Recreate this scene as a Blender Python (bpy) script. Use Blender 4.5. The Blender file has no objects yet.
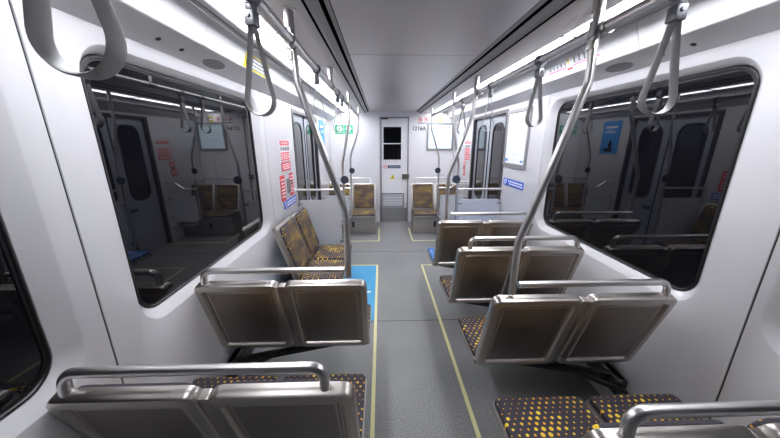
import bpy, bmesh, math, random
from mathutils import Vector, Matrix
PI = math.pi
S = bpy.context.scene
COL = S.collection

# ------------------------------------------------------------------ camera, world, exposure
cd = bpy.data.cameras.new('camera'); cam = bpy.data.objects.new('camera', cd); COL.objects.link(cam)
cd.sensor_width = 36.0; cd.lens = 286.0 / 780 * 36; cd.clip_start = 0.02
cam.location = (-0.235, 0, 1.67)
cam.rotation_euler = (math.radians(90 - 15.1), 0, math.radians(-1.75))
S.camera = cam
w = bpy.data.worlds.new('night'); S.world = w; w.use_nodes = True
w.node_tree.nodes['Background'].inputs[0].default_value = (0.010, 0.011, 0.016, 1)
S.view_settings.view_transform = 'Standard'; S.view_settings.look = 'None'
S.view_settings.gamma = 1; S.view_settings.use_curve_mapping = False
S.view_settings.exposure = 0.0
LIGHT_STRENGTH = 19.0
S.cycles.max_bounces = 10; S.cycles.diffuse_bounces = 6; S.cycles.glossy_bounces = 6
S.cycles.use_denoising = True

# ------------------------------------------------------------------ materials
def mat(name, col, rough=0.5, metal=0.0, ior=1.5, coat=0.0, emit=None, es=0.0, noise=0.0, nscale=30.0, bump=0.0, bscale=200.0, stretch=None):
    m = bpy.data.materials.new(name); m.use_nodes = True
    nt = m.node_tree; b = nt.nodes['Principled BSDF']
    b.inputs['Base Color'].default_value = (*col, 1)
    b.inputs['Roughness'].default_value = rough
    b.inputs['Metallic'].default_value = metal
    b.inputs['IOR'].default_value = ior
    b.inputs['Coat Weight'].default_value = coat
    b.inputs['Coat Roughness'].default_value = 0.08
    if emit: b.inputs['Emission Color'].default_value = (*emit, 1); b.inputs['Emission Strength'].default_value = es
    if noise or bump:
        tc = nt.nodes.new('ShaderNodeTexCoord'); mp = nt.nodes.new('ShaderNodeMapping')
        nt.links.new(tc.outputs['Object'], mp.inputs[0])
        if stretch: mp.inputs['Scale'].default_value = stretch
    if noise:
        n = nt.nodes.new('ShaderNodeTexNoise'); n.inputs['Scale'].default_value = nscale; n.inputs['Detail'].default_value = 4
        nt.links.new(mp.outputs[0], n.inputs['Vector'])
        r = nt.nodes.new('ShaderNodeMapRange'); r.inputs['From Min'].default_value = .3; r.inputs['From Max'].default_value = .7
        r.inputs['To Min'].default_value = 1 - noise; r.inputs['To Max'].default_value = 1 + noise
        nt.links.new(n.outputs[0], r.inputs[0])
        mx = nt.nodes.new('ShaderNodeVectorMath'); mx.operation = 'SCALE'
        mx.inputs[0].default_value = col; nt.links.new(r.outputs[0], mx.inputs['Scale'])
        nt.links.new(mx.outputs[0], b.inputs['Base Color'])
        if metal > .5:
            r2 = nt.nodes.new('ShaderNodeMapRange'); r2.inputs['From Min'].default_value = .3; r2.inputs['From Max'].default_value = .7
            r2.inputs['To Min'].default_value = rough * .8; r2.inputs['To Max'].default_value = rough * 1.3
            nt.links.new(n.outputs[0], r2.inputs[0]); nt.links.new(r2.outputs[0], b.inputs['Roughness'])
    if bump:
        n = nt.nodes.new('ShaderNodeTexNoise'); n.inputs['Scale'].default_value = bscale
        nt.links.new(mp.outputs[0], n.inputs['Vector'])
        bp = nt.nodes.new('ShaderNodeBump'); bp.inputs['Strength'].default_value = bump; bp.inputs['Distance'].default_value = .002
        nt.links.new(n.outputs[0], bp.inputs['Height']); nt.links.new(bp.outputs[0], b.inputs['Normal'])
    return m

M = {}
M['wall'] = mat('white_wall_panel', (.60, .59, .615), .24, coat=.3, noise=.015, nscale=3)
M['endwall'] = mat('white_end_wall', (.80, .79, .82), .4)
M['fascia'] = mat('white_fascia', (.82, .81, .83), .4)
M['seam'] = mat('dark_seam', (.02, .02, .022), .6)
M['ceil'] = mat('ceiling_metal', (.60, .575, .58), .34, metal=.5)
M['ceil_out'] = mat('ceiling_outer', (.62, .59, .59), .42)
M['trim'] = mat('grey_trim', (.32, .31, .32), .4, metal=.5)
M['light'] = mat('light_diffuser', (.9, .9, .9), .5, emit=(.93, .95, 1.0), es=LIGHT_STRENGTH)
M['lightbar'] = mat('light_divider', (.10, .12, .25), .5)
M['steel'] = mat('brushed_steel', (.50, .465, .44), .34, metal=1, noise=.03, nscale=3)
M['steelpanel'] = mat('brushed_steel_panel', (.31, .28, .26), .36, metal=1, noise=.05, nscale=3, stretch=(3, 1, 1))
M['tube'] = mat('satin_steel_tube', (.72, .70, .695), .33, metal=1)
M['tubedark'] = mat('steel_joint', (.40, .39, .39), .35, metal=1)
M['black'] = mat('black_rubber', (.006, .006, .007), .38)
M['blackmetal'] = mat('dark_beam_metal', (.07, .068, .07), .35, metal=.8)
M['slot'] = mat('black_slot', (.004, .004, .004), .9); M['slot'].node_tree.nodes['Principled BSDF'].inputs['Specular IOR Level'].default_value = 0
M['glass'] = mat('tinted_window_glass', (.004, .004, .006), .015, ior=1.62)
M['strap'] = mat('grey_strap', (.36, .36, .365), .45)
M['clamp'] = mat('grey_clamp', (.22, .22, .24), .35, metal=.6)
M['white'] = mat('white_print', (.85, .85, .87), .4)
M['red'] = mat('red_print', (.72, .02, .04), .4)
M['blue'] = mat('blue_print', (.015, .10, .62), .4)
M['navy'] = mat('navy_print', (.02, .045, .12), .4)
M['green'] = mat('green_print', (.0, .42, .19), .4)
M['yellow'] = mat('yellow_print', (.85, .68, .02), .4)
M['greyprint'] = mat('grey_print', (.22, .22, .24), .4)
M['magenta'] = mat('magenta_print', (.75, .08, .45), .4)
M['pale'] = mat('pale_print', (.62, .68, .82), .4)
M['ltblue'] = mat('light_blue_print', (.05, .30, .75), .4)
M['floorblue'] = mat('blue_floor', (.055, .33, .60), .5, noise=.06, nscale=300)
M['floorline'] = mat('yellow_floor_line', (.72, .67, .36), .55)
M['panel'] = mat('pale_grey_partition', (.55, .56, .60), .3, coat=.2)
M['door'] = mat('door_leaf', (.42, .44, .50), .35, metal=.3)
M['disc'] = mat('slate_disc', (.035, .045, .07), .5)
M['kick'] = mat('kick_plate', (.45, .45, .46), .3, metal=1)

# speckled floor
m = mat('speckled_floor', (.225, .225, .226), .5); M['floor'] = m; nt = m.node_tree
tc = nt.nodes.new('ShaderNodeTexCoord')
n1 = nt.nodes.new('ShaderNodeTexNoise'); n1.inputs['Scale'].default_value = 170; n1.inputs['Detail'].default_value = 2
n2 = nt.nodes.new('ShaderNodeTexNoise'); n2.inputs['Scale'].default_value = 2.2; n2.inputs['Detail'].default_value = 4
for n in (n1, n2): nt.links.new(tc.outputs['Object'], n.inputs['Vector'])
r1 = nt.nodes.new('ShaderNodeMapRange'); r1.inputs['From Min'].default_value = .36; r1.inputs['From Max'].default_value = .64; r1.inputs['To Min'].default_value = .45; r1.inputs['To Max'].default_value = 1.55
r2 = nt.nodes.new('ShaderNodeMapRange'); r2.inputs['From Min'].default_value = .3; r2.inputs['From Max'].default_value = .7; r2.inputs['To Min'].default_value = .92; r2.inputs['To Max'].default_value = 1.08
nt.links.new(n1.outputs[0], r1.inputs[0]); nt.links.new(n2.outputs[0], r2.inputs[0])
mu = nt.nodes.new('ShaderNodeMath'); mu.operation = 'MULTIPLY'; nt.links.new(r1.outputs[0], mu.inputs[0]); nt.links.new(r2.outputs[0], mu.inputs[1])
sc_ = nt.nodes.new('ShaderNodeVectorMath'); sc_.operation = 'SCALE'; sc_.inputs[0].default_value = (.225, .225, .226)
nt.links.new(mu.outputs[0], sc_.inputs['Scale']); nt.links.new(sc_.outputs[0], nt.nodes['Principled BSDF'].inputs['Base Color'])

def fabric(name, base, dotA, dotB, pitch=.034, rmax=.46):
    m = bpy.data.materials.new(name); m.use_nodes = True; nt = m.node_tree; L = nt.links
    b = nt.nodes['Principled BSDF']; b.inputs['Roughness'].default_value = .85
    def N(t, **k):
        n = nt.nodes.new(t)
        for a, v in k.items(): setattr(n, a, v)
        return n
    def math_(op, a, bb=None):
        n = N('ShaderNodeMath', operation=op)
        for i, v in enumerate((a, bb)):
            if v is None: continue
            if isinstance(v, (int, float)): n.inputs[i].default_value = v
            else: L.new(v, n.inputs[i])
        return n.outputs[0]
    uv = N('ShaderNodeUVMap', uv_map='UVMap'); sp = N('ShaderNodeSeparateXYZ'); L.new(uv.outputs[0], sp.inputs[0])
    u = math_('DIVIDE', sp.outputs[0], pitch); v = math_('DIVIDE', sp.outputs[1], pitch * .75)
    row = math_('FLOOR', v); odd = math_('MULTIPLY', math_('MODULO', math_('ADD', row, 1000), 2), .5)
    u2 = math_('ADD', u, odd); cu = math_('FLOOR', u2)
    fu = math_('SUBTRACT', math_('SUBTRACT', u2, cu), .5)
    fv = math_('MULTIPLY', math_('SUBTRACT', math_('SUBTRACT', v, row), .5), .75)
    d = math_('SQRT', math_('ADD', math_('MULTIPLY', fu, fu), math_('MULTIPLY', fv, fv)))
    cb = N('ShaderNodeCombineXYZ'); L.new(cu, cb.inputs[0]); L.new(row, cb.inputs[1])
    wn = N('ShaderNodeTexWhiteNoise', noise_dimensions='2D'); L.new(cb.outputs[0], wn.inputs['Vector'])
    nz = N('ShaderNodeTexNoise', noise_dimensions='2D'); nz.inputs['Scale'].default_value = .22; nz.inputs['Detail'].default_value = 1; L.new(cb.outputs[0], nz.inputs['Vector'])
    rv = math_('ADD', math_('MULTIPLY', math_('MULTIPLY', wn.outputs['Value'], wn.outputs['Value']), .10), math_('ADD', math_('MULTIPLY', math_('SUBTRACT', nz.outputs[0], .5), .40), .125))
    rad = math_('MINIMUM', math_('MAXIMUM', rv, .09), .29)
    mask = math_('LESS_THAN', d, rad)
    cm = N('ShaderNodeMix', data_type='RGBA'); L.new(wn.outputs['Value'], cm.inputs['Factor'])
    cm.inputs['A'].default_value = (*dotA, 1); cm.inputs['B'].default_value = (*dotB, 1)
    rib = math_('ADD', math_('MULTIPLY', math_('SINE', math_('MULTIPLY', sp.outputs[0], 2 * PI / .0055)), .35), 1.0)
    bs = N('ShaderNodeVectorMath', operation='SCALE'); bs.inputs[0].default_value = base; L.new(rib, bs.inputs['Scale'])
    mx = N('ShaderNodeMix', data_type='RGBA'); L.new(mask, mx.inputs['Factor']); L.new(bs.outputs[0], mx.inputs['A']); L.new(cm.outputs['Result'], mx.inputs['B'])
    L.new(mx.outputs['Result'], b.inputs['Base Color'])
    return m
M['fabric'] = fabric('dotted_seat_fabric', (.048, .041, .056), (.85, .36, .03), (.90, .66, .05))
M['fabricblue'] = fabric('blue_seat_fabric', (.03, .13, .42), (.55, .68, .85), (.75, .8, .9))

# ------------------------------------------------------------------ mesh helpers
def tag(o, label=None, cat=None, group=None, kind=None):
    if label: o['label'] = label
    if cat: o['category'] = cat
    if group: o['group'] = group
    if kind: o['kind'] = kind
    return o
def empty(name, loc=(0, 0, 0), rz=0):
    o = bpy.data.objects.new(name, None); COL.objects.link(o); o.location = loc; o.rotation_euler = (0, 0, rz); o.empty_display_size = .1
    return o
def obj(name, bm, m, parent=None, smooth=False):
    me = bpy.data.meshes.new(name)
    bmesh.ops.recalc_face_normals(bm, faces=bm.faces[:])
    bm.to_mesh(me); bm.free()
    ms = m if isinstance(m, (list, tuple)) else [m]
    for k in ms: me.materials.append(k if not isinstance(k, str) else M[k])
    if smooth:
        for p in me.polygons: p.use_smooth = True
        try: me.set_sharp_from_angle(angle=math.radians(38))
        except Exception: pass
    o = bpy.data.objects.new(name, me); COL.objects.link(o)
    if parent: o.parent = parent
    return o
def struct(name, bm, m, smooth=False, parent=None):
    o = obj(name, bm, m, parent, smooth)
    if not parent: o['kind'] = 'structure'
    return o
def nb(): return bmesh.new()
def box(bm, x0, x1, y0, y1, z0, z1, bev=0.0, seg=2, mi=0, mx=None):
    r = bmesh.ops.create_cube(bm, size=1)
    vs = r['verts']
    for v in vs:
        v.co = Vector(((x0 + x1) / 2 + v.co.x * (x1 - x0), (y0 + y1) / 2 + v.co.y * (y1 - y0), (z0 + z1) / 2 + v.co.z * (z1 - z0)))
    fs = set(f for v in vs for f in v.link_faces)
    if bev:
        es = set(e for v in vs for e in v.link_edges)
        rr = bmesh.ops.bevel(bm, geom=list(es), offset=bev, segments=seg, profile=.5, affect='EDGES')
        fs = set(rr['faces']) | set(f for f in fs if f.is_valid)
        vs = list(set(v for f in fs for v in f.verts))
    for f in fs: f.material_index = mi
    if mx is not None:
        for v in vs: v.co = mx @ v.co
    return vs
def bx(x0, x1, y0, y1, z0, z1, bev=0.0, seg=2): bm = nb(); box(bm, x0, x1, y0, y1, z0, z1, bev, seg); return bm
def fillet(pts, r, n=7):
    pts = [Vector(p) for p in pts]; out = [pts[0]]
    for i in range(1, len(pts) - 1):
        p, a, b = pts[i], pts[i - 1], pts[i + 1]
        rr = r[i - 1] if isinstance(r, (list, tuple)) else r
        u = (a - p).normalized(); v = (b - p).normalized()
        ang = u.angle(v)
        if ang > PI - .01: out.append(p); continue
        d = min(rr / math.tan(ang / 2), (a - p).length * .49, (b - p).length * .49)
        rr = d * math.tan(ang / 2)
        c = p + (u + v).normalized() * (rr / math.sin(ang / 2))
        s = (p + u * d) - c; e = (p + v * d) - c
        for k in range(n + 1):
            out.append(c + s.normalized().slerp(e.normalized(), k / n) * s.length)
    out.append(pts[-1]); return out
def tube(bm, pts, r, n=14, cap=True, closed=False):
    pts = [Vector(p) for p in pts]; rings = []; N = len(pts)
    t0 = (pts[1] - pts[0]).normalized()
    ref = Vector((0, 0, 1)) if abs(t0.z) < .9 else Vector((1, 0, 0))
    nrm = (ref - t0 * ref.dot(t0)).normalized()
    for i, p in enumerate(pts):
        a = pts[i - 1] if (i or closed) else pts[0]; b = pts[(i + 1) % N] if (i < N - 1 or closed) else pts[-1]
        t = (b - a).normalized(); nrm = (nrm - t * nrm.dot(t)).normalized(); bn = t.cross(nrm)
        rings.append([bm.verts.new(p + (nrm * math.cos(2 * PI * k / n) + bn * math.sin(2 * PI * k / n)) * r) for k in range(n)])
    for i in range(N if closed else N - 1):
        A, B = rings[i], rings[(i + 1) % N]
        for k in range(n): bm.faces.new((A[k], A[(k + 1) % n], B[(k + 1) % n], B[k]))
    if cap and not closed: bm.faces.new(rings[0][::-1]); bm.faces.new(rings[-1])
    return bm
def T(pts, r, n=14): return tube(nb(), pts, r, n)
def rrect(x0, x1, z0, z1, r, n=8):
    """rounded rectangle loop (counter-clockwise) with corner index info"""
    out = []
    for (cx, cz, a0) in ((x1 - r, z0 + r, -90), (x1 - r, z1 - r, 0), (x0 + r, z1 - r, 90), (x0 + r, z0 + r, 180)):
        for k in range(n + 1):
            a = math.radians(a0 + 90 * k / n); out.append((cx + r * math.cos(a), cz + r * math.sin(a)))
    return out
def rect_match(x0, x1, z0, z1, n=8):
    """points on a sharp rectangle matching rrect() index by index; half an arc on each side"""
    out = []
    C4 = ((x1, z0), (x1, z1), (x0, z1), (x0, z0)); D = .0
    for i, (cx, cz) in enumerate(C4):
        p = Vector(C4[i - 1]); q = Vector(C4[(i + 1) % 4]); c = Vector((cx, cz))
        h = n // 2; s = .14
        for k in range(n + 1):
            if k < h: out.append(tuple(c + (p - c) * s * (1 - k / h)))
            elif k == h: out.append((cx, cz))
            else: out.append(tuple(c + (q - c) * s * ((k - h) / (n - h))))
    return out
def loops(bm, L, f, cap0=False, cap1=True, mis=None):
    """L: list of (2D loop, depth); f maps (u,v,depth)->3D"""
    R = [[bm.verts.new(f(u, v, d)) for (u, v) in lp] for lp, d in L]
    n = len(R[0])
    for i in range(len(R) - 1):
        for k in range(n):
            fc = bm.faces.new((R[i][k], R[i][(k + 1) % n], R[i + 1][(k + 1) % n], R[i + 1][k]))
            if mis: fc.material_index = mis[i]
    if cap0: bm.faces.new(R[0][::-1])
    if cap1:
        fc = bm.faces.new(R[-1])
        if mis: fc.material_index = mis[-1]
    return R
def cyl(bm, c, axis, r, h, n=20, r2=None):
    axis = Vector(axis).normalized(); q = Vector((0, 0, 1)).rotation_difference(axis).to_matrix().to_4x4()
    bmesh.ops.create_cone(bm, cap_ends=True, segments=n, radius1=r, radius2=r if r2 is None else r2, depth=h, matrix=Matrix.Translation(c) @ q)
    return bm
def CY(c, axis, r, h, n=20, r2=None): return cyl(nb(), c, axis, r, h, n, r2)
def copy_tree(o, parent=None):
    c = o.copy(); COL.objects.link(c)
    if parent: c.parent = parent
    for ch in o.children: copy_tree(ch, c)
    return c

# ------------------------------------------------------------------ the setting
Y0, Y1 = -1.7, 5.97
W = 1.25
struct('floor', bx(-1.35, 1.35, Y0 - .05, Y1 + .1, -.06, 0), 'floor')
bm = nb()
for y in (.72, 2.41, 4.22): box(bm, -1.25, 1.25, y - .003, y + .003, -.001, .0012)
struct('trim_1', bm, 'seam')
# blue wheelchair bay
struct('trim_2', bx(-1.24, -.292, 2.42, 3.69, .0, .0022), 'floorblue')
def line_path(pts, wd=.026):
    bm = nb()
    for a, b in zip(pts[:-1], pts[1:]):
        x0, x1 = sorted((a[0], b[0])); y0, y1 = sorted((a[1], b[1]))
        box(bm, x0 - wd / 2, x1 + wd / 2, y0 - wd / 2, y1 + wd / 2, .0005, .0035)
    return bm
struct('trim_3', line_path([(-.30, Y0 + .02), (-.30, 3.705), (-1.22, 3.705)]), 'floorline')
struct('trim_4', line_path([(.325, Y0 + .02), (.325, 3.69), (1.22, 3.69)]), 'floorline')
struct('trim_5', line_path([(-.285, 5.5), (-.285, 4.72), (-1.22, 4.72)]), 'floorline')
struct('trim_6', line_path([(.305, 5.5), (.305, 4.72), (1.22, 4.72)]), 'floorline')
# wheelchair symbol on the blue floor
bm = nb()
cx, cy = -.60, 3.08
def seg(p, q, wd=.028):
    p = Vector((*p, 0)); q = Vector((*q, 0)); d = (q - p); L = d.length; a = math.atan2(d.y, d.x)
    box(bm, -wd / 2, L + wd / 2, -wd / 2, wd / 2, .0025, .0045, mx=Matrix.Translation(p) @ Matrix.Rotation(a, 4, 'Z'))
seg((cx - .02, cy + .10), (cx - .02, cy - .02)); seg((cx - .02, cy - .02), (cx + .10, cy - .02)); seg((cx + .10, cy - .02), (cx + .16, cy - .14)); seg((cx + .16, cy - .14), (cx + .22, cy - .11)); seg((cx - .02, cy + .05), (cx + .08, cy + .05))
prev = None
for k in range(17):
    a = math.radians(110 + 230 * k / 16); q = (cx + .01 + .12 * math.cos(a), cy - .06 + .12 * math.sin(a))
    if prev: seg(prev, q, .026)
    prev = q
cyl(bm, (cx - .02, cy + .15, .0035), (0, 0, 1), .03, .002)
struct('trim_7', bm, 'white')

# --- side walls: panels with window holes, door openings
WINS = {-1: [(-.565, .805), (1.135, 2.505)], 1: [(-.49, .88), (1.21, 2.58)]}
WZ0, WZ1, WR = .925, 1.985, .10
WD = .045
DY0, DY1, DZ = 3.50, 4.76, 2.04
TOP = 2.09
def side_wall(s, name):
    X = s * W
    f = lambda u, v, d: (X + s * d, u, v)
    bm = nb()
    edges = [-.735, .945 if s < 0 else .975, 2.655]
    for i, (a, b) in enumerate(WINS[s]):
        p0, p1 = edges[i] + .0025, edges[i + 1] - .0025
        e = .075
        lp = [(rect_match(p0, p1, 0, TOP), .012), (rect_match(p0 + .002, p1 - .002, 0, TOP), 0),
              (rrect(a - .046, b + .062, WZ0 - .046, WZ1 + .032, WR + .04), 0),
              (rrect(a - .041, b + .054, WZ0 - .041, WZ1 + .028, WR + .037), .003),
              (rrect(a - .010, b + .012, WZ0 - .010, WZ1 + .008, WR + .01), .038),
              (rrect(a - .002, b + .002, WZ0 - .002, WZ1 + .002, WR + .002), WD), (rrect(a, b, WZ0, WZ1, WR), WD + .02)]
        loops(bm, lp, f, cap1=False)
    # plain panels round the door
    def pl(y0, y1, z0, z1):
        xs = sorted((X, X + s * .03)); box(bm, xs[0], xs[1], y0, y1, z0, z1)
    pl(2.6575, DY0, 0, TOP); pl(Y0, -.7375, 0, TOP); pl(DY1, Y1, 0, TOP); pl(DY0, DY1, DZ, TOP)
    wo = struct(name, bm, 'wall', smooth=True)
    bm = nb()
    for y in edges: xs = sorted((X + s * .004, X + s * .02)); box(bm, xs[0], xs[1], y - .004, y + .004, 0, TOP)
    struct('panel_joint', bm, 'seam', parent=wo)
    # dark backing seen in the seams
    bm = nb(); xs = sorted((X + s * .10, X + s * .14))
    box(bm, xs[0], xs[1], Y0, DY0 - .0, 0, TOP); box(bm, xs[0], xs[1], DY0, Y1, 0, TOP)
    struct('wall_backing', bm, 'seam', parent=wo)
    return wo
WL = side_wall(-1, 'wall_left'); WRt = side_wall(1, 'wall_right')
k = 0
for s in (-1, 1):
    X = s * W
    for (a, b) in WINS[s]:
        k += 1
        f = lambda u, v, d: (X + s * d, u, v)
        bm = nb()
        g = .019
        ins = lambda e: rrect(a + e, b - e, WZ0 + e, WZ1 - e, WR - e * .6)
        loops(bm, [(ins(.001), WD + .018), (ins(.001), WD), (ins(.005), WD - .004), (ins(.009), WD - .004), (ins(.012), WD + .001), (ins(g), WD + .002), (ins(g), WD + .018)], f, cap1=False)
        fr = struct('window_%d' % k, bm, 'black', smooth=True)
        bm = nb()
        loops(bm, [(rrect(a + .01, b - .01, WZ0 + .01, WZ1 - .01, WR), WD + .016), (rrect(a + .01, b - .01, WZ0 + .01, WZ1 - .01, WR), WD + .006)], f, cap0=True)
        obj('pane', bm, 'glass', fr)

# --- doors in the side walls
kd = 1
for s in (-1, 1):
    X = s * W
    bm = nb()
    def xb(bm, d0, d1, y0, y1, z0, z1, bev=0, mi=0):
        xs = sorted((X + s * d0, X + s * d1)); box(bm, xs[0], xs[1], y0, y1, z0, z1, bev, mi=mi)
    xb(bm, -.006, .09, DY0 - .02, DY0 + .035, 0, DZ); xb(bm, -.006, .09, DY1 - .035, DY1 + .02, 0, DZ); xb(bm, -.006, .09, DY0 + .035, DY1 - .035, DZ - .04, DZ)
    fr = struct('door_%d' % kd, bm, 'blackmetal')
    kd += 1
    mid = (DY0 + DY1) / 2
    for (y0, y1) in ((DY0 + .037, mid - .006), (mid + .006, DY1 - .037)):
        f = lambda u, v, d: (X + s * d, u, v)
        bm = nb()
        wy0, wy1 = y0 + .11, y1 - .11
        loops(bm, [(rect_match(y0, y1, .01, DZ - .042), .075), (rect_match(y0, y1, .01, DZ - .042), .04), (rrect(wy0, wy1, .82, 1.90, .13), .04), (rrect(wy0 + .004, wy1 - .004, .824, 1.896, .128), .046)], f, cap1=False)
        lf = obj('door_leaf', bm, 'door', fr, smooth=True)
        bm = nb()
        loops(bm, [(rrect(wy0 - .012, wy1 + .012, .808, 1.912, .14), .0395), (rrect(wy0 - .008, wy1 + .008, .812, 1.908, .14), .034), (rrect(wy0 + .008, wy1 - .008, .828, 1.892, .124), .034), (rrect(wy0 + .01, wy1 - .01, .83, 1.89, .122), .045)], f, cap1=False)
        obj('window_gasket', bm, 'black', lf, True)
        bm = nb(); loops(bm, [(rrect(wy0 + .005, wy1 - .005, .825, 1.895, .125), .046), (rrect(wy0 + .005, wy1 - .005, .825, 1.895, .125), .043)], f, cap0=True)
        obj('pane', bm, 'glass', lf)
    bm = nb(); xb(bm, .03, .075, mid - .0055, mid + .0055, .012, DZ - .045); obj('rubber_seal', bm, 'black', fr)
    bm = nb(); xb(bm, .028, .0395, mid + .03, mid + .16, .66, .71, .003); o = obj('door_notice', bm, 'navy', fr)

# --- end wall with door opening
ex0, ex1 = -.262, .330
bm = nb()
def ew(x0, x1, z0, z1): box(bm, x0, x1, Y1, Y1 + .04, z0, z1)
ew(-1.28, -.952, 0, 2.3); ew(-.948, ex0, 0, 2.3); ew(ex1, .998, 0, 2.3); ew(1.002, 1.28, 0, 2.3); ew(ex0, ex1, 2.15, 2.3)
struct('wall_back', bm, 'endwall')
bm = nb(); box(bm, -1.28, 1.28, Y1 + .06, Y1 + .08, 0, 2.3); struct('trim_8', bm, 'seam')
bm = nb(); box(bm, ex0, ex0 + .035, Y1 - .012, Y1 + .05, 0, 2.15, .003); box(bm, ex1 - .022, ex1, Y1 - .006, Y1 + .05, 0, 2.15, .002); box(bm, ex0 + .035, ex1 - .022, Y1 - .006, Y1 + .05, 2.125, 2.15, .002)
dr = struct('door_3', bm, 'trim', True)
f = lambda u, v, d: (u, Y1 + d, v)
dx0, dx1 = ex0 + .037, ex1 - .024
bm = nb(); loops(bm, [(rect_match(dx0, dx1, .30, 2.12), .05), (rect_match(dx0, dx1, .30, 2.12), .012), (rrect(-.215, .203, 1.285, 1.985, .03), .012), (rrect(-.205, .193, 1.295, 1.975, .025), .0), (rrect(-.185, .173, 1.315, 1.955, .012), .0), (rrect(-.185, .173, 1.315, 1.955, .012), .03)], f, cap1=False)
leaf = obj('door_leaf', bm, 'endwall', dr, True)
obj('kick_plate', bx(dx0, dx1, Y1 + .008, Y1 + .05, .005, .298, .002), 'kick', dr)
obj('pane', bx(-.186, .174, Y1 + .022, Y1 + .03, 1.645, 1.956), 'glass', leaf); obj('pane', bx(-.186, .174, Y1 + .022, Y1 + .03, 1.314, 1.625), 'glass', leaf)
obj('window_bar', bx(-.185, .173, Y1 + .003, Y1 + .03, 1.625, 1.645, .003), 'endwall', leaf)
bm = nb(); box(bm, -.235, -.09, Y1 - .02, Y1 + .01, 2.10, 2.125, .004); obj('door_closer', bm, 'black', dr)
bm = nb()
loops(bm, [(rrect(-.235, .245, .315, .625, .008), .012), (rrect(-.235, .245, .315, .625, .008), -.004), (rrect(-.208, .218, .342, .598, .004), -.004), (rrect(-.208, .218, .342, .598, .004), .008)], f, cap1=False)
vent = obj('vent_frame', bm, 'trim', leaf)
bm = nb()
for q in range(4): box(bm, -.207, .217, Y1 + .001, Y1 + .008, .347 + q * .063, .347 + q * .063 + .052, .003)
obj('vent_slats', bm, 'panel', leaf)
bm = nb(); box(bm, .20, .345, Y1 - .02, Y1 + .012, .925, 1.025, .004); box(bm, .225, .275, Y1 - .035, Y1 - .02, .955, .995, .003)
obj('door_latch', bm, mat('bronze_latch', (.30, .27, .22), .35, metal=1), dr)
# label on the end door
def bars(bm, x0, x1, z0, z1, y, rows, th=.35, rnd=None, gap=.15):
    rnd = rnd or random.Random(int(abs(x0 * 1000) + abs(z0 * 1000)))
    hh = (z1 - z0) / rows
    for r in range(rows):
        x = x0; zc = z0 + hh * (r + .5)
        while x < x1:
            wd = (x1 - x0) * rnd.uniform(.08, .22)
            box(bm, x, min(x1, x + wd), y - .001, y, zc - hh * th / 2, zc + hh * th / 2); x += wd + (x1 - x0) * gap * .3
def front_sign(name, parent, x0, x1, z0, z1, y, mt, bev=.004):
    bm = nb(); loops(bm, [(rrect(x0, x1, z0, z1, bev, 4), 0), (rrect(x0, x1, z0, z1, bev, 4), -.003)], lambda u, v, d: (u, y + d, v), cap0=True)
    return obj(name, bm, mt, parent)
lb = front_sign('door_label', leaf, -.10, .165, 1.143, 1.205, Y1 + .012, 'navy')
bm = nb(); bars(bm, -.07, .15, 1.155, 1.195, Y1 + .0085, 2); obj('lettering', bm, 'pale', lb)
bm = nb(); tube(bm, [(-.155 + .033 * math.cos(a), Y1 + .009, 1.174 + .033 * math.sin(a)) for a in [2 * PI * q / 20 for q in range(20)]], .004, 6, closed=True)
tube(bm, [(-.178, Y1 + .009, 1.197), (-.132, Y1 + .009, 1.151)], .004, 6); obj('prohibition_mark', bm, 'red', leaf)
bm = nb(); L = [(-.052, .92), (.052, .92), (0, 1.02)]; vs = [bm.verts.new((x, Y1 + .009, z)) for x, z in L] + [bm.verts.new((x, Y1 + .012, z)) for x, z in L]
bm.faces.new(vs[:3]); bm.faces.new(vs[3:][::-1])
for q in range(3): bm.faces.new((vs[q], vs[(q + 1) % 3], vs[3 + (q + 1) % 3], vs[3 + q]))
tr = obj('warning_triangle', bm, 'yellow', leaf)
obj('exclamation_mark', bx(-.005, .005, Y1 + .0075, Y1 + .0088, .94, .985), 'black', tr)

# unseen rear wall added behind the viewpoint, kept dark to cut bounced light
bm = nb()
for q in range(21): box(bm, -1.28, 1.28, Y0 - .05, Y0 - (.0 if q % 2 else .02), q * .11, q * .11 + .105)
struct('wall_front', bm, mat('fill_cut_bellows', (.10, .10, .105), .7))

# --- ceiling, cove, fascia: profile strips run the length of the car
def strip(pts, y0, y1, bm=None, th=.006):
    """pts (x,z) polyline lit from below; makes a thin solid"""
    bm = bm or nb()
    A = [bm.verts.new((x, y0, z)) for x, z in pts]; B = [bm.verts.new((x, y1, z)) for x, z in pts]
    C_ = [bm.verts.new((x, y0, z + th)) for x, z in pts]; D = [bm.verts.new((x, y1, z + th)) for x, z in pts]
    n = len(pts)
    for i in range(n - 1):
        bm.faces.new((A[i], A[i + 1], B[i + 1], B[i])); bm.faces.new((C_[i + 1], C_[i], D[i], D[i + 1]))
    bm.faces.new((A[0], B[0], D[0], C_[0])); bm.faces.new((A[-1], C_[-1], D[-1], B[-1]))
    bm.faces.new(A[::-1] + C_) if n == 2 else None
    return bm
bm = nb(); ys = [Y0, -1.0, .6, 2.203, 3.80, Y1]
for a, b in zip(ys[:-1], ys[1:]): strip([(-.447, 2.25), (.447, 2.25)], a + .004, b - .004, bm, .01)
struct('ceiling', bm, 'ceil')
struct('trim_9', bx(-1.3, 1.3, Y0, Y1 + .05, 2.33, 2.35), 'seam')
tn = 10
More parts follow.
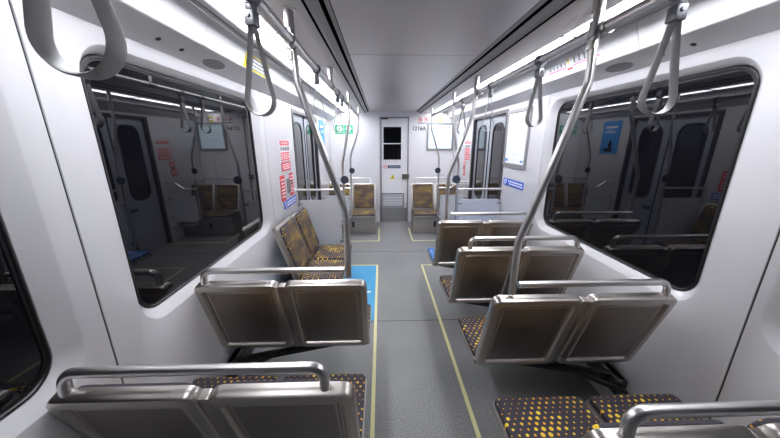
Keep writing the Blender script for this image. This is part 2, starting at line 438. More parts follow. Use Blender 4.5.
for s in (-1, 1):
    P = lambda L: [(s * x, z) for x, z in L]
    bm = strip(P([(.452, 2.250), (.472, 2.246)]), Y0, Y1); strip(P([(.494, 2.243), (.530, 2.232)]), Y0, Y1, bm); strip(P([(.530, 2.232), (.541, 2.222)]), Y0, Y1, bm)
    struct('trim_%d' % tn, bm, 'trim'); tn += 1
    bm = strip(P([(.446, 2.253), (.4525, 2.253)]), Y0, Y1); strip(P([(.471, 2.2475), (.495, 2.2445)]), Y0, Y1, bm); strip(P([(.539, 2.226), (.552, 2.218)]), Y0, Y1, bm); struct('trim_%d' % tn, bm, 'slot'); tn += 1
    bm = nb()
    ys = [Y0, -1.4, .26, 1.93, 3.60, Y1]
    for a, b in zip(ys[:-1], ys[1:]): strip(P([(.551, 2.220), (.560, 2.214), (.745, 2.222), (.757, 2.228)]), a + .002, b - .002, bm)
    struct('trim_%d' % tn, bm, 'ceil_out', True); tn += 1
    bm = strip(P([(.757, 2.232), (.762, 2.226), (.767, 2.232)]), Y0, Y1); strip(P([(.948, 2.236), (.953, 2.228), (.990, 2.236), (1.0, 2.242)]), Y0, Y1, bm); strip(P([(1.014, 2.245), (1.045, 2.250)]), Y0, Y1, bm)
    struct('trim_%d' % tn, bm, 'trim'); tn += 1
    bm = strip(P([(.50, 2.275), (1.10, 2.275)]), Y0, Y1); strip(P([(.74, 2.262), (1.08, 2.262)]), Y0, Y1, bm); struct('trim_%d' % tn, bm, 'slot'); tn += 1
    # fascia with rounded lip, in segments
    bm = nb(); ys = [Y0, -.05, 1.62, 3.30, Y1]
    prof = [(1.060, 2.258), (1.066, 2.250), (1.103, 2.146), (1.1045, 2.141), (1.1065, 2.136), (1.110, 2.1315), (1.115, 2.1285), (1.121, 2.1262), (1.19, 2.098), (1.252, 2.072)]
    for a, b in zip(ys[:-1], ys[1:]): strip(P(prof), a + .002, b - .002, bm)
    fo = struct('trim_%d' % tn, bm, 'fascia'); tn += 1
    # oval loudspeaker grilles and small sockets in the underside
    for yy in (.1, 1.84):
        bm = nb(); cyl(bm, (s * 1.185, yy, 2.0990), (-s * .38, 0, -.925), .04, .003, 28)
        for v in bm.verts: v.co.y = yy + (v.co.y - yy) * 2.4
        obj('speaker_grille', bm, 'trim', fo)
        bm = nb()
        for dy in (-.42, -.27): cyl(bm, (s * 1.19, yy + dy, 2.0985), (-s * .38, 0, -.925), .011, .006, 14)
        obj('socket', bm, 'black', fo)

# luminaires
for s in (-1, 1):
    ys = [.16, .96, 1.76, 2.56, 3.36, 4.16, 4.96, 5.92]
    first = None
    sd = 'over the left wall windows side' if s < 0 else 'over the right wall windows side'
    for i, (a, b) in enumerate(zip(ys[:-1], ys[1:])):
        r = empty('ceiling_light', (s * .858, (a + b) / 2, 2.245))
        h = (b - a) / 2
        obj('diffuser', bx(-.090, .090, -h + .007, h - .007, -.010, -.002, .002), 'light', r)
        obj('divider', bx(-.090, .090, h - .0065, h + .0065, -.016, -.002), 'lightbar', r)
        r['_i'] = i
        where = ['just over the viewer', 'nearest one in view', 'second one in view', 'third one in view', 'just before the doorway', 'above the doorway', 'at the end wall'][i]
        sidew = 'green sign side' if s < 0 else 'car number side'
        tag(r, 'glowing ceiling light, %s, %s' % (where, sidew), 'ceiling light', 'ceiling light panels in two long rows')
        del r['_i']

# ------------------------------------------------------------------ overhead rails, hangers, straps
RX, RZ = .62, 2.09
for s, sd in ((-1, 'above the side-facing seat'), (1, 'above the blue-cushioned seat')):
    r = empty('overhead_rail', (s * RX, 1.7, RZ))
    obj('rail', T([(0, -3.35, 0), (0, 3.22, 0)], .0215, 16), 'tube', r, True)
    for y in ((-.75, 2.42) if s < 0 else (-.75,)):
        bm = T([(0, y - 1.7, .125), (0, y - 1.7, 0)], .0155); cyl(bm, (0, y - 1.7, .121), (0, 0, 1), .03, .008); cyl(bm, (0, y - 1.7, .10), (0, 0, 1), .020, .04)
        obj('hanger', bm, 'tube', r, True)
        obj('collar', T([(0, y - 1.74, 0), (0, y - 1.66, 0)], .0245), 'tubedark', r, True)
    tag(r, 'long straight overhead grab rail with straps, %s' % sd, 'handrail', 'overhead rails')

def band(bm, pts, wd, th):
    """closed strap swept in xz plane, width along y"""
    n = len(pts); R = []
    for i, p in enumerate(pts):
        a = pts[i - 1]; b = pts[(i + 1) % n]; t = Vector((b[0] - a[0], 0, b[1] - a[1])).normalized(); nn = Vector((t.z, 0, -t.x))
        c = Vector((p[0], 0, p[1])); e = .004
        sec = [(-wd / 2 + e, -th / 2), (wd / 2 - e, -th / 2), (wd / 2, 0), (wd / 2 - e, th / 2), (-wd / 2 + e, th / 2), (-wd / 2, 0)]
        R.append([bm.verts.new(c + Vector((0, y, 0)) + nn * z) for y, z in sec])
    for i in range(n):
        A, B = R[i], R[(i + 1) % n]
        for k in range(6): bm.faces.new((A[k], A[(k + 1) % 6], B[(k + 1) % 6], B[k]))
def strap_pts():
    r = .045; c = (0, -.292); out = []; top = (0, -.078)
    a0 = math.radians(18)
    for k in range(25):
        a = a0 - (PI + 2 * a0) * k / 24; out.append((c[0] + r * math.cos(a), c[1] + r * math.sin(a)))
    L0 = out[-1]; R0 = out[0]
    # tangent lines curving up to the neck
    for t in (.2, .4, .6, .8, .93): out.append((L0[0] * (1 - t) ** 1.1 - .006 * t, L0[1] + (top[1] - L0[1]) * t))
    out.append((-.004, top[1])); out.append((.004, top[1]))
    for t in (.93, .8, .6, .4, .2): out.append((R0[0] * (1 - t) ** 1.1 + .006 * t, R0[1] + (top[1] - R0[1]) * t))
    return out
def make_strap():
    r = empty('hand_strap')
    bm = nb(); band(bm, strap_pts(), .033, .0045); obj('strap_loop', bm, 'strap', r, True)
    bm = nb(); tube(bm, [(0, -.02, 0), (0, .02, 0)], .027, 18); box(bm, -.012, .012, -.016, .016, -.045, -.018, .004); obj('rail_clamp', bm, 'clamp', r, True)
    bm = nb(); box(bm, -.016, .016, -.019, .019, -.085, -.043, .004); cyl(bm, (0, 0, -.058), (0, 1, 0), .006, .05, 10); obj('buckle', bm, 'clamp', r, True)
    return r
st = make_strap(); used = False
SL = 'hand strap'
strap_list = [(-1, .425, 2, 'grey loop hand strap, the very large near one crossing the dark window top'),
              (-1, 1.0, -8, 'grey loop hand strap hanging beside the yellow and black notice'),
              (-1, 1.90, 10, 'grey loop hand strap hanging behind the bent pole of the pair seat'),
              (-1, 2.75, 15, 'small grey loop hand strap hanging just in front of the green signs'),
              (-1, 3.05, 5, 'smallest grey loop hand strap by the green signs, nearest the doorway partition'),
              (1, .925, -6, 'big pale grey loop hand strap hanging in front of the large dark window'),
              (1, 1.665, 12, 'grey loop hand strap hanging beside the route strip near the framed poster'),
              (1, 2.38, -12, 'grey loop hand strap hanging before the dark doorway'),
              (1, 3.15, 8, 'small grey loop hand strap hanging beside the board on the end wall')]
for s, y, rz, lab in strap_list:
    o = copy_tree(st) if used else st; used = True
    o.location = (s * RX, y, RZ); o.rotation_euler = (0, 0, math.radians(rz)); tag(o, lab, 'hand strap', 'loop straps on the overhead rails')

# bent poles that rise from seats
def seat_pole(y, s, path, lab):
    r = empty('stanchion_pole', (s * path[-1][0], y, path[-1][1])); ox, oz = s * path[-1][0], path[-1][1]
    P = [(s * x - ox, 0, z - oz) for x, z in path]
    po = obj('pole', T(fillet(P, .13, 10), .0165, 16), 'tube', r, True)
    x0 = s * path[0][0] - ox; zt = path[0][1] - oz; rj = RZ - oz
    bm = nb(); cyl(bm, (x0, 0, zt - .004), (0, 0, 1), .032, .006); cyl(bm, (x0, 0, zt - .04), (0, 0, 1), .021, .07); obj('ceiling_flange', bm, 'tube', po, True)
    bm = nb(); cyl(bm, (x0, 0, rj), (0, 0, 1), .0225, .055); tube(bm, [(s * RX - ox, -.045, rj), (s * RX - ox, .045, rj)], .026, 16); cyl(bm, (x0, 0, rj - .055), (0, 0, 1), .0195, .03)
    obj('rail_joint', bm, 'tube', po, True)
    tag(r, lab, 'grab pole', 'bent poles rising from the seat backs')
    return r
seat_pole(1.235, 1, [(.597, 2.217), (.606, 1.90), (.398, 1.215), (.397, .955)], 'long bent steel pole from seat back to ceiling beside the large dark window')
seat_pole(1.42, -1, [(.625, 2.217), (.608, 1.92), (.415, 1.32), (.417, .965)], 'long bent steel pole behind which stands the side-facing double seat')
seat_pole(2.665, 1, [(.595, 2.217), (.580, 1.90), (.392, 1.36), (.395, .93)], 'bent steel pole on the far pair seat nearest the doorway partition')

# ------------------------------------------------------------------ seats
TL = .545                                      # backrest length
def plane(zt=.94, dy=.165, hh=.52):
    """(u, v, d) -> local coordinates; v runs down the backrest, d forward"""
    dn = Vector((0, dy, -hh)).normalized(); fw = Vector((0, hh, dy)).normalized()
    return lambda u, v, d: Vector((u, 0, zt)) + dn * v + fw * d
def uvmap(o, ax):
    me = o.data; uvl = me.uv_layers.new(name='UVMap')
    for lp in me.loops:
        c = me.vertices[lp.vertex_index].co; uvl.data[lp.index].uv = (c[ax[0]] + 3, c[ax[1]] + 3)
def one_seat(root, cx, fab, zt=.94, wide=.445):
    f0 = plane(zt); x0, x1 = cx - wide / 2, cx + wide / 2
    tp = lambda ins: rrect(x0 + ins, x1 - ins, ins, TL - ins, max(.008, .038 - ins * .5), 6)
    bm = nb()
    L = [(tp(.012), .052), (tp(.003), .048), (tp(0), .040), (tp(0), .010), (tp(.004), .003), (tp(.012), 0), (tp(.036), -.001), (tp(.040), .003), (tp(.044), .015)]
    L += [(tp(.052), .015), (tp(.057), .009), (tp(.064), .009)]
    loops(bm, L, f0, cap0=True, cap1=True, mis=[0] * 10 + [0, 1])
    shell = obj('back_shell', bm, ['steel', 'steelpanel'], root, True)
    bm = nb()
    pd = lambda ins: rrect(x0 + .030 + ins, x1 - .030 - ins, .022 + ins, TL - .06 - ins, .035, 6)
    loops(bm, [(pd(.004), .0525), (pd(0), .058), (pd(.002), .066), (pd(.010), .072), (pd(.03), .074)], f0, cap0=True)
    o = obj('back_pad', bm, fab, shell, True); uvmap(o, (0, 2))
    bm = nb()
    yb, yf = .205, .60; z = .44 + (zt - .94)
    pan = [(x0, yb, z - .045), (x0, yf, z - .035)]
    box(bm, x0, x1, yb, yf, z - .040, z - .006, .008)
    for q in range(2):   # ribbed side lips
        for xx in (x0 - .001, x1 - .003): box(bm, xx, xx + .004, yb + .02, yf - .01, z - .012 - q * .012, z - .005 - q * .012, .001)
    pan = obj('seat_pan', bm, 'steel', root, True)
    bm = nb(); g = lambda u, v, d: Vector((u, v, z + d + (.012 if v > yf - .1 else 0) * 0))
    cu = lambda ins: rrect(x0 + .004 + ins, x1 - .004 - ins, yb + .012 + ins, yf - .004 - ins, .025, 6)
    loops(bm, [(cu(.002), -.0055), (cu(0), .004), (cu(0), .016), (cu(.004), .022), (cu(.014), .025)], g, cap0=True)
    o = obj('seat_cushion', bm, fab, pan, True); uvmap(o, (0, 1))
def double_seat(name='double_seat', s=1, bar='both', fab='fabric', zt=.93, frame='wall', fabs=None):
    """pair of seats; the wall is at local +x*s; the seats face local +y"""
    r = empty(name)
    fabs = fabs or (fab, fab)
    one_seat(r, -.2375 * s, fabs[0], zt); one_seat(r, .2375 * s, fabs[1], zt)
    f0 = plane(zt); z = .44 + zt - .94
    bm = nb(); L = rrect(-.017, .017, .02, TL - .02, .006, 3); loops(bm, [(L, .045), (L, .012)], f0, cap0=True); obj('back_spacer', bm, 'steel', r)
    bm = nb(); box(bm, -.016, .016, .185, .585, z - .03, z - .008, .003); obj('seat_spacer', bm, 'steel', r)
    if bar:
        zb = zt + .078
        if bar == 'both': P = [(-s * .37, .030, zt - .01), (-s * .37, .035, zb), (s * .405, .035, zb), (s * .405, .030, zt - .01)]
        else: P = [(-s * .345, .025, zb), (s * .405, .030, zb), (s * .405, .030, zt - .01)]
        obj('grab_bar', T(fillet(P, .045, 7), .0165, 14), 'tube', r, True)
    if frame == 'wall':
        bm = nb()
        def beam(a, b, w_=.022, h_=.018):
            a = Vector(a); b = Vector(b); d = b - a; q = d.to_track_quat('X', 'Z').to_matrix().to_4x4()
            box(bm, 0, d.length, -w_, w_, -h_, h_, .006, mx=Matrix.Translation(a) @ q)
        beam((-s * .36, .30, z - .060), (s * .44, .22, z - .16)); beam((-s * .36, .50, z - .060), (s * .44, .56, z - .16))
        beam((-s * .02, .26, z - .075), (s * .16, .53, z - .09)); beam((-s * .36, .29, z - .058), (-s * .36, .51, z - .058))
        beam((s * .44, .16, z - .17), (s * .44, .60, z - .17), .02, .03)
        beam((s * .10, .24, z - .09), (s * .44, .12, z - .19), .014, .012)
        box(bm, *sorted((s * .40, s * .465)), .15, .60, z - .24, z - .14, .006)
        obj('support_frame', bm, 'blackmetal', r, True)
    return r
CXS = .765
G1 = 'forward-facing double seats with steel backs'
def put(o, x, y, lab, group=G1, rz=0, z=0):
    o.location = (x, y, z); o.rotation_euler = (0, 0, rz); return tag(o, lab, 'seat', group)
put(double_seat(s=1, bar='pole'), CXS, 1.20, 'steel-backed double seat with tall bent pole, in front of the large dark window')
put(double_seat(s=1, bar='both'), CXS, 1.865, 'steel-backed double seat with looped grab bar standing between the two that carry poles')
put(double_seat(s=1, bar='pole', fabs=('fabricblue', 'fabricblue')), CXS, 2.59, 'steel-backed double seat with blue cushions, farthest of its row')
put(double_seat(s=1, bar='both'), CXS, .52, 'double seat whose yellow-dotted dark cushions show fully behind its grab bar')
put(double_seat(s=-1, bar='both'), -.784, .695, 'double seat seen from behind with a long bar, nearest to the viewer on its side')
put(double_seat(s=-1, bar='pole'), -.780, 1.39, 'steel-backed double seat beside the blue floor bay, bar joined to bent pole')
o = double_seat(s=-1, bar=None, frame='wall', zt=.935)
# side-facing seat: local +y -> world +x
put(o, -1.20, 2.87, 'side-facing double seat with dotted brown cushions against the wall by the doorway', 'side-facing double seat', rz=-PI / 2)

# side frame of the side-facing seat is centred, so swap the wall frame for a back-mounted one
for ch in list(o.children):
    if ch.name.startswith('support_frame'):
        bm = nb(); box(bm, -.42, .42, .06, .12, .22, .30, .006); box(bm, -.40, -.34, .02, .52, .33, .39, .006); box(bm, .34, .40, .02, .52, .33, .39, .006); box(bm, -.42, .42, -.03, .06, .16, .30, .004)
        me = bpy.data.meshes.new('support_frame'); bm.to_mesh(me); bm.free(); me.materials.append(M['blackmetal']); ch.data = me

# end seats facing the viewer, on steel boxes
for s in (-1, 1):
    r = double_seat(name='double_seat', s=-s, bar=None, frame=None, zt=.88)
    # grab rail behind them
    bm = T(fillet([(-s * .46, .0, .86), (-s * .46, -.04, .985), (s * .26, -.04, .985), (s * .30, -.04, .985)], .04), .0115, 10)
    P = fillet([(s * .36, .03, .86), (s * .36, -.02, .985), (-s * .44, -.02, .985)], .05)
    bm.free(); obj('grab_rail', T(P, .011, 10), 'tube', r, True)
    bm = nb(); box(bm, -.455, .455, .16, .48, .0, .335, .006)
    ba = obj('seat_base', bm, 'steel', r, True)
    bm = nb(); box(bm, s * .045 - .022, s * .045 + .022, .478, .4815, .13, .24); obj('toe_slot', bm, 'black', r)
    put(r, s * .805, 5.60, 'brown dotted double seat on a steel box, ' + ('beneath the green sign' if s < 0 else 'beneath the framed board and car number'), 'double seats against the end wall', rz=PI)

# ------------------------------------------------------------------ doorway partitions
def partition(y, s, xin, zt, zb, rail, lab, group):
    r = empty('doorway_partition', (s * W, y, 0)); q = lambda x: s * x - s * W
    P = [(q(.590), 0, 2.217), (q(.600), 0, 1.87), (q(xin - .01), 0, 1.43), (q(xin), 0, .42), (q(xin + .13), 0, .27), (q(W), 0, .25)]
    po = obj('pole', T(fillet(P, [.2, .2, .15, .12], 8), .0150, 14), 'tube', r, True)
    bm = nb(); cyl(bm, (q(.590), 0, 2.211), (0, 0, 1), .030, .008); cyl(bm, (q(.590), 0, 2.18), (0, 0, 1), .019, .06); obj('ceiling_flange', bm, 'tube', po, True)
    obj('rail', T(fillet([(q(x), 0, z) for x, z in rail], .05), .014, 12), 'tube', r, True)
    x0, x1 = sorted((q(xin + .035), q(1.235))); 
    bm = nb(); lp = rrect(x0, x1, zb, zt, .03, 6)
    loops(bm, [(lp, -.006), (lp, .006)], lambda u, v, d: (u, d, v), cap0=True); pa = obj('panel', bm, 'panel', r)
    bm = nb()
    for zz in (zt - .05, zb + .10):
        a, b = sorted((q(xin), q(xin + .06))); box(bm, a, b, -.012, .012, zz - .015, zz + .015, .003)
    a, b = sorted((q(1.20), q(W))); box(bm, a, b, -.012, .012, zt - .06, zt - .03, .003); box(bm, a, b, -.012, .012, zb + .08, zb + .11, .003)
    obj('bracket', bm, 'tubedark', pa)
    zd = 1.232 if y < 4 else 1.20
    bm = nb(); cyl(bm, (q(xin - .028), -.017, zd), (0, 1, 0), .048, .012, 28); obj('call_disc', bm, 'disc', po, True)
    return tag(r, lab, 'partition', group)
for s in (-1, 1):
    sd = ('behind the side-facing double seat', 'in front of the end seat by the green sign') if s < 0 else ('behind the blue-cushioned double seat', 'in front of the end seat under the board')
    partition(3.45, s, .70, .985, .36, [(.70, 1.11), (1.25, 1.11)], 'pale grey doorway partition with bent pole and rail, ' + sd[0], 'doorway partitions with bent poles')
    partition(4.90, s, .755, .775, .33, [(.755, .90), (.96, .90), (1.10, 1.00), (1.25, 1.00)], 'pale grey doorway partition with kinked rail, ' + sd[1], 'doorway partitions with bent poles')

# ------------------------------------------------------------------ signs, notices, posters
def wall_sign(name, s, y0, y1, z0, z1, mt, lab, cat='sign', th=.004, r=.006, lift=0, shear=0, group=None):
    """flat sign on a side wall; children are placed on its front"""
    X = s * W - s * lift
    root_bm = nb(); lp = rrect(y0, y1, z0, z1, r, 4)
    loops(root_bm, [(lp, 0), (lp, th)], lambda u, v, d: (X - s * d, u, v), cap0=True)
    o = obj(name, root_bm, mt); tag(o, lab, cat, group); return o
def dec(parent, name, s, rects, mt, off=.0055, W_=None):
    bm = nb(); X = s * (W if W_ is None else W_)
    for (y0, y1, z0, z1) in rects:
        a, b = sorted((X - s * (off - .002), X - s * off)); box(bm, a, b, y0, y1, z0, z1)
    return obj(name, bm, mt, parent)
def ring_on_wall(bm, s, y, z, r, t, off=.006):
    tube(bm, [(s * W - s * off, y + r * math.cos(a), z + r * math.sin(a)) for a in [2 * PI * q / 20 for q in range(20)]], t, 5, closed=True)
def txt_rects(y0, y1, z0, z1, rows, seed=1, fill=.5):
    rnd = random.Random(seed); out = []; hh = (z1 - z0) / rows; Wd = y1 - y0
    for r in range(rows):
        y = y0
        while y < y1 - Wd * .04:
            w_ = Wd * rnd.uniform(.08, .2); zc = z0 + hh * (r + .5); out.append((y, min(y1, y + w_), zc - hh * fill / 2, zc + hh * fill / 2)); y += w_ + Wd * .035
    return out
def safety_cluster(s, ya, where):
    d = lambda y: ya + y
    g = 'safety notices ' + where
    o = wall_sign('safety_sign', s, d(0), d(.29), 1.475, 1.685, 'white', 'white notice with red header and round marks ' + where, group=g)
    dec(o, 'header', s, [(d(.003), d(.287), 1.635, 1.682)], 'red')
    dec(o, 'header_lettering', s, txt_rects(d(.03), d(.26), 1.642, 1.676, 2, 3), 'white', .0065)
    bm = nb()
    for q in range(4):
        ring_on_wall(bm, s, d(.038 + q * .071), 1.60, .022, .0028); tube(bm, [(s * W - s * .006, d(.038 + q * .071) - .015, 1.615), (s * W - s * .006, d(.038 + q * .071) + .015, 1.585)], .0025, 5)
    obj('round_marks', bm, 'greyprint', o)
    dec(o, 'red_blocks', s, [(d(.006 + q * .071), d(.068 + q * .071), 1.48, 1.565) for q in range(4)], 'red')
    dec(o, 'block_lettering', s, [(d(.012 + q * .071), d(.062 + q * .071), 1.497 + k_ * .016, 1.504 + k_ * .016) for q in range(4) for k_ in range(4)], 'white', .0065)
    o = wall_sign('safety_sign', s, d(.01), d(.29), 1.375, 1.462, 'red', 'wide red notice under the white one, ' + where, group=g)
    dec(o, 'lettering', s, txt_rects(d(.03), d(.27), 1.385, 1.452, 3, 5, .4), 'white')
    o = wall_sign('safety_sign', s, d(.22), d(.345), 1.09, 1.335, 'red', 'tall red notice nearest the doorway, ' + where, group=g)
    dec(o, 'lettering', s, txt_rects(d(.235), d(.33), 1.11, 1.32, 6, 9, .4), 'white'); dec(o, 'symbol', s, [(d(.26), d(.30), 1.20, 1.26)], 'black', .0066)
    return g
gL = safety_cluster(-1, 2.98, 'above the side-facing seat')
gR = safety_cluster(1, 4.86, 'beyond the doorway')
o = wall_sign('safety_sign', -1, 2.90, 3.03, 1.075, 1.335, 'red', 'tall red notice nearest the window above the side-facing seat', group=gL)
dec(o, 'lettering', -1, txt_rects(2.915, 3.015, 1.10, 1.31, 6, 4, .4), 'white')
o = wall_sign('intercom_panel', -1, 3.10, 3.19, 1.135, 1.285, 'trim', 'small grey intercom panel between two tall red notices', 'intercom', .012)
dec(o, 'grille', -1, [(3.11, 3.18, 1.15 + q * .018, 1.157 + q * .018) for q in range(7)], 'black', .0135)
o = wall_sign('priority_seat_sign', -1, 2.94, 3.37, .985, 1.065, 'blue', 'blue priority sign with white lettering above the side-facing seat', group='blue priority signs')
dec(o, 'lettering', -1, txt_rects(3.05, 3.35, .995, 1.055, 2, 6, .55), 'white'); bm = nb(); ring_on_wall(bm, -1, 2.99, 1.025, .026, .005); obj('round_symbol', bm, 'white', o)
o = wall_sign('priority_seat_sign', 1, 2.93, 3.42, 1.175, 1.255, 'blue', 'blue priority sign with white lettering below the framed white poster', group='blue priority signs')
dec(o, 'lettering', 1, txt_rects(2.95, 3.29, 1.187, 1.243, 2, 8, .55), 'white'); bm = nb(); ring_on_wall(bm, 1, 3.365, 1.215, .026, .005); obj('round_symbol', bm, 'white', o)
# framed route map poster, right wall
r = empty('framed_poster', (W, 3.2, 1.7))
bm = nb(); f = lambda u, v, d: (-d, u, v)
loops(bm, [(rrect(-.27, .27, -.30, .31, .012, 4), 0), (rrect(-.27, .27, -.30, .31, .012, 4), .016), (rrect(-.235, .235, -.265, .275, .004, 4), .016), (rrect(-.235, .235, -.265, .275, .004, 4), .006)], f, cap0=True, cap1=False)
obj('frame', bm, 'trim', r); obj('sheet', bx(-.008, -.002, -.236, .236, -.266, .276), 'white', r)
bm = nb(); rnd = random.Random(5)
for q in range(7):
    z_ = rnd.uniform(-.18, .2); box(bm, -.0095, -.0082, rnd.uniform(-.2, -.05), rnd.uniform(.02, .2), z_, z_ + .004)
for q in range(5):
    y_ = rnd.uniform(-.15, .15); box(bm, -.0095, -.0082, y_, y_ + .004, rnd.uniform(-.2, -.05), rnd.uniform(.02, .2))
obj('map_lines', bm, 'pale', r)
bm = nb(); box(bm, -.0095, -.0082, .16, .22, -.245, -.215); obj('footer', bm, 'ltblue', r); obj('footer', bx(-.0095, -.0082, -.20, -.15, -.245, -.225), 'ltblue', r)
tag(r, 'framed white route map poster between the doorway and the dark window', 'poster')
# blue poster with a seated figure, far left wall
o = wall_sign('blue_poster', -1, 4.97, 5.37, 1.46, 2.02, 'ltblue', 'bright blue portrait poster beyond the doorway, in front of the green sign', 'poster', .006, .004)
dec(o, 'lettering', -1, [(5.04, 5.30, 1.90, 1.935), (5.10, 5.28, 1.85, 1.862), (5.06, 5.32, 1.825, 1.837)], 'white', .0078)
dec(o, 'figure', -1, [(5.13, 5.17, 1.66, 1.70), (5.11, 5.19, 1.56, 1.66), (5.09, 5.28, 1.50, 1.56)], 'black', .0078)
# board on the end wall, right
def end_box(parent, name, x0, x1, z0, z1, d0, d1, mt, bev=0): return obj(name, bx(x0, x1, Y1 - d1, Y1 - d0, z0, z1, bev), mt, parent)
r = empty('display_screen', (0, 0, 0)); r.location = (.97, Y1, 1.78)
def eb(name, x0, x1, z0, z1, d0, d1, mt, bev=0): 
    o = obj(name, bx(x0 - .97, x1 - .97, -d1, -d0, z0 - 1.78, z1 - 1.78, bev), mt, r); return o
bm = nb(); loops(bm, [(rrect(-.28, .255, -.275, .25, .012, 4), 0), (rrect(-.28, .255, -.275, .25, .012, 4), -.03), (rrect(-.245, .22, -.238, .218, .006, 4), -.03), (rrect(-.245, .22, -.238, .218, .006, 4), -.006)], lambda u, v, d: (u, d, v), cap0=True, cap1=False)
obj('frame', bm, 'trim', r)
eb('screen', .724, 1.191, 1.541, 1.999, .001, .009, mat('lit_screen', (.3, .3, .32), .4, emit=(.62, .84, 1.0), es=1.3))
bm = nb()
for q, (a, b) in enumerate(((-.10, .14), (-.10, .10), (-.10, .02))): box(bm, a, b, -.0105, -.0092, .07 - q * .04, .082 - q * .04)
obj('lettering', bm, 'pale', r)
obj('corner_dot', CY((.165, -.010, .175), (0, 1, 0), .016, .002, 14), 'magenta', r)
tag(r, 'framed glowing display screen on the end wall beside the car number', 'screen')
# symbols strip above
r = empty('rule_sign', (.745, Y1, 2.09))
obj('plate', bx(-.235, .235, -.004, 0, -.05, .055), 'white', r)
bm = nb()
for q in range(3):
    c = -.19 + q * .115; tube(bm, [(c + .04 * math.cos(a), -.006, .01 + .04 * math.sin(a)) for a in [2 * PI * k / 20 for k in range(20)]], .0045, 6, closed=True); tube(bm, [(c - .028, -.006, .038), (c + .028, -.006, -.018)], .0045, 6)
obj('prohibition_marks', bm, 'red', r)
bm = nb()
for q in range(3): box(bm, -.205 + q * .115, -.178 + q * .115, -.0052, -.0042, -.01, .028)
obj('pictograms', bm, 'black', r)
obj('yellow_panel', bx(.135, .235, -.006, -.0042, -.045, .055), 'yellow', r)
bm = nb(); tube(bm, [(.185 + .034 * math.cos(a), -.008, .006 + .034 * math.sin(a)) for a in [2 * PI * k / 20 for k in range(20)]], .004, 6, closed=True); tube(bm, [(.185, -.008, .006), (.205, -.008, .028)], .004, 6); obj('clock_mark', bm, 'greyprint', r)
obj('white_disc', CY((.185, -.0065, .006), (0, 1, 0), .034, .001, 20), 'white', r)
obj('navy_strip', bx(-.235, .235, -.006, 0, -.066, -.052), 'navy', r)
tag(r, 'row of red prohibition symbols and a yellow square above the car number', 'sign')
# car number
def text(body, size, loc, rot, m, parent=None, name='lettering', ext=.001):
    cu = bpy.data.curves.new('t', 'FONT'); cu.body = body; cu.size = size; cu.extrude = ext; cu.offset = .0018; cu.align_x = 'CENTER'; cu.align_y = 'CENTER'
    t = bpy.data.objects.new('t', cu); COL.objects.link(t)
    dg = bpy.context.evaluated_depsgraph_get(); me = bpy.data.meshes.new_from_object(t.evaluated_get(dg)); me.name = name
    bpy.data.objects.remove(t); me.materials.clear(); me.materials.append(M[m])
    o = bpy.data.objects.new(name, me); COL.objects.link(o); o.location = loc; o.rotation_euler = rot
    if parent: o.parent = parent
    return o
o = text('1216A', .105, (.525, Y1 - .001, 1.925), (PI / 2, 0, 0), 'black', name='car_number'); tag(o, 'dark car number 1216A on the end wall right of the door', 'sign')
# green signs on the end wall, left
for x, lab in ((-1.055, 'green sign with white round mark, the one nearer the side wall'), (-.875, 'green sign with white round mark, the one nearer the end door')):
    r = empty('green_sign', (x, Y1, 1.905)); obj('plate', bx(-.085, .085, -.004, 0, -.085, .085), 'green', r)
    bm = nb(); cyl(bm, (0, -.005, .018), (0, 1, 0), .055, .002, 24); obj('white_disc', bm, 'white', r)
    bm = nb(); cyl(bm, (.005, -.0068, .035), (0, 1, 0), .009, .001, 10); box(bm, -.008, .012, -.0075, -.0065, .0, .026); box(bm, -.03, -.008, -.0075, -.0065, -.012, .004); obj('pictogram', bm, 'green', r)
    bm = nb(); bars(bm, -.06, .06, -.075, -.05, -.0042, 1, .4); obj('lettering', bm, 'white', r)
    tag(r, lab, 'sign', 'pair of green signs on the end wall')
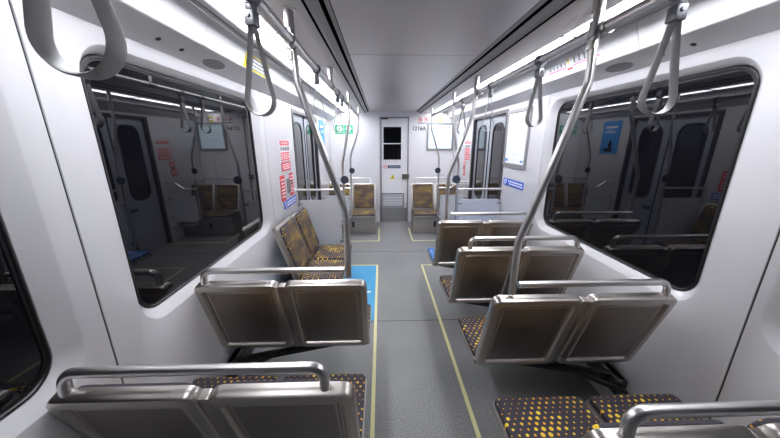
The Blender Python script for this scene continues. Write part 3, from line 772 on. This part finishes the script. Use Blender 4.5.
# fascia decals (follow the sloping fascia)
def fascia_frame(s, y, t):
    """matrix: local x along car (reading direction), y up the slope, z out of the face"""
    a = Vector((s * 1.066, 0, 2.250)); b = Vector((s * 1.103, 0, 2.146)); up = (a - b).normalized(); c = b + (a - b) * t
    xd = Vector((0, -s, 0)); n = xd.cross(up)
    mx = Matrix((xd, up, n)).transposed().to_4x4(); mx.translation = Vector((c.x, y, c.z)) + n * .001
    return mx
def flat(x0, x1, y0, y1, z0, z1): return bx(x0, x1, y0, y1, z0, z1)
r = empty('yellow_notice'); r.matrix_world = fascia_frame(-1, 2.235, .32)
obj('plate', flat(-.20, .20, -.045, .045, 0, .002), 'yellow', r); obj('white_disc', CY((-.145, 0, .0025), (0, 0, 1), .034, .001, 24), 'white', r)
bm = nb(); tube(bm, [(-.145 + .034 * math.cos(a), .034 * math.sin(a), .003) for a in [2 * PI * k / 20 for k in range(20)]], .003, 6, closed=True); tube(bm, [(-.165, -.02, .003), (-.13, .02, .003)], .004, 5); obj('round_mark', bm, 'greyprint', r)
obj('dark_panel', flat(-.10, .192, -.036, .036, .002, .003), 'greyprint', r)
bm = nb(); rnd = random.Random(2)
for q in range(3):
    x = -.085
    while x < .16: w_ = rnd.uniform(.02, .05); box(bm, x, x + w_, .014 - q * .021, .024 - q * .021, .003, .0036); x += w_ + .01
obj('lettering', bm, 'white', r)
tag(r, 'yellow and dark grey notice with round mark on the white fascia', 'sign')
r = empty('route_strip'); r.matrix_world = fascia_frame(1, 2.15, .5)
obj('plate', flat(-.30, .30, -.052, .052, 0, .0012), 'white', r)
bm = nb(); box(bm, -.27, -.05, -.022, -.016, .0013, .0025); box(bm, .02, .27, -.022, -.016, .0013, .0025); obj('magenta_line', bm, 'magenta', r)
bm = nb()
for q in range(5): box(bm, -.25 + q * .045, -.238 + q * .045, -.008, .018, .0013, .0022)
obj('station_lettering', bm, 'greyprint', r); bm = nb()
for q in range(5): box(bm, .03 + q * .05, .044 + q * .05, -.008, .034, .0013, .0022)
box(bm, .03, .244, -.0085, -.006, .0013, .0022)
obj('station_lettering', bm, 'greyprint', r)
bm = nb(); box(bm, -.035, -.02, .0, .034, .0013, .0022); obj('yellow_mark', bm, 'yellow', r)
bm = nb(); box(bm, -.05, .01, -.04, -.028, .0013, .0022); obj('red_mark', bm, 'red', r)
tag(r, 'white route strip with magenta lines on the fascia beside the bent pole', 'sign')
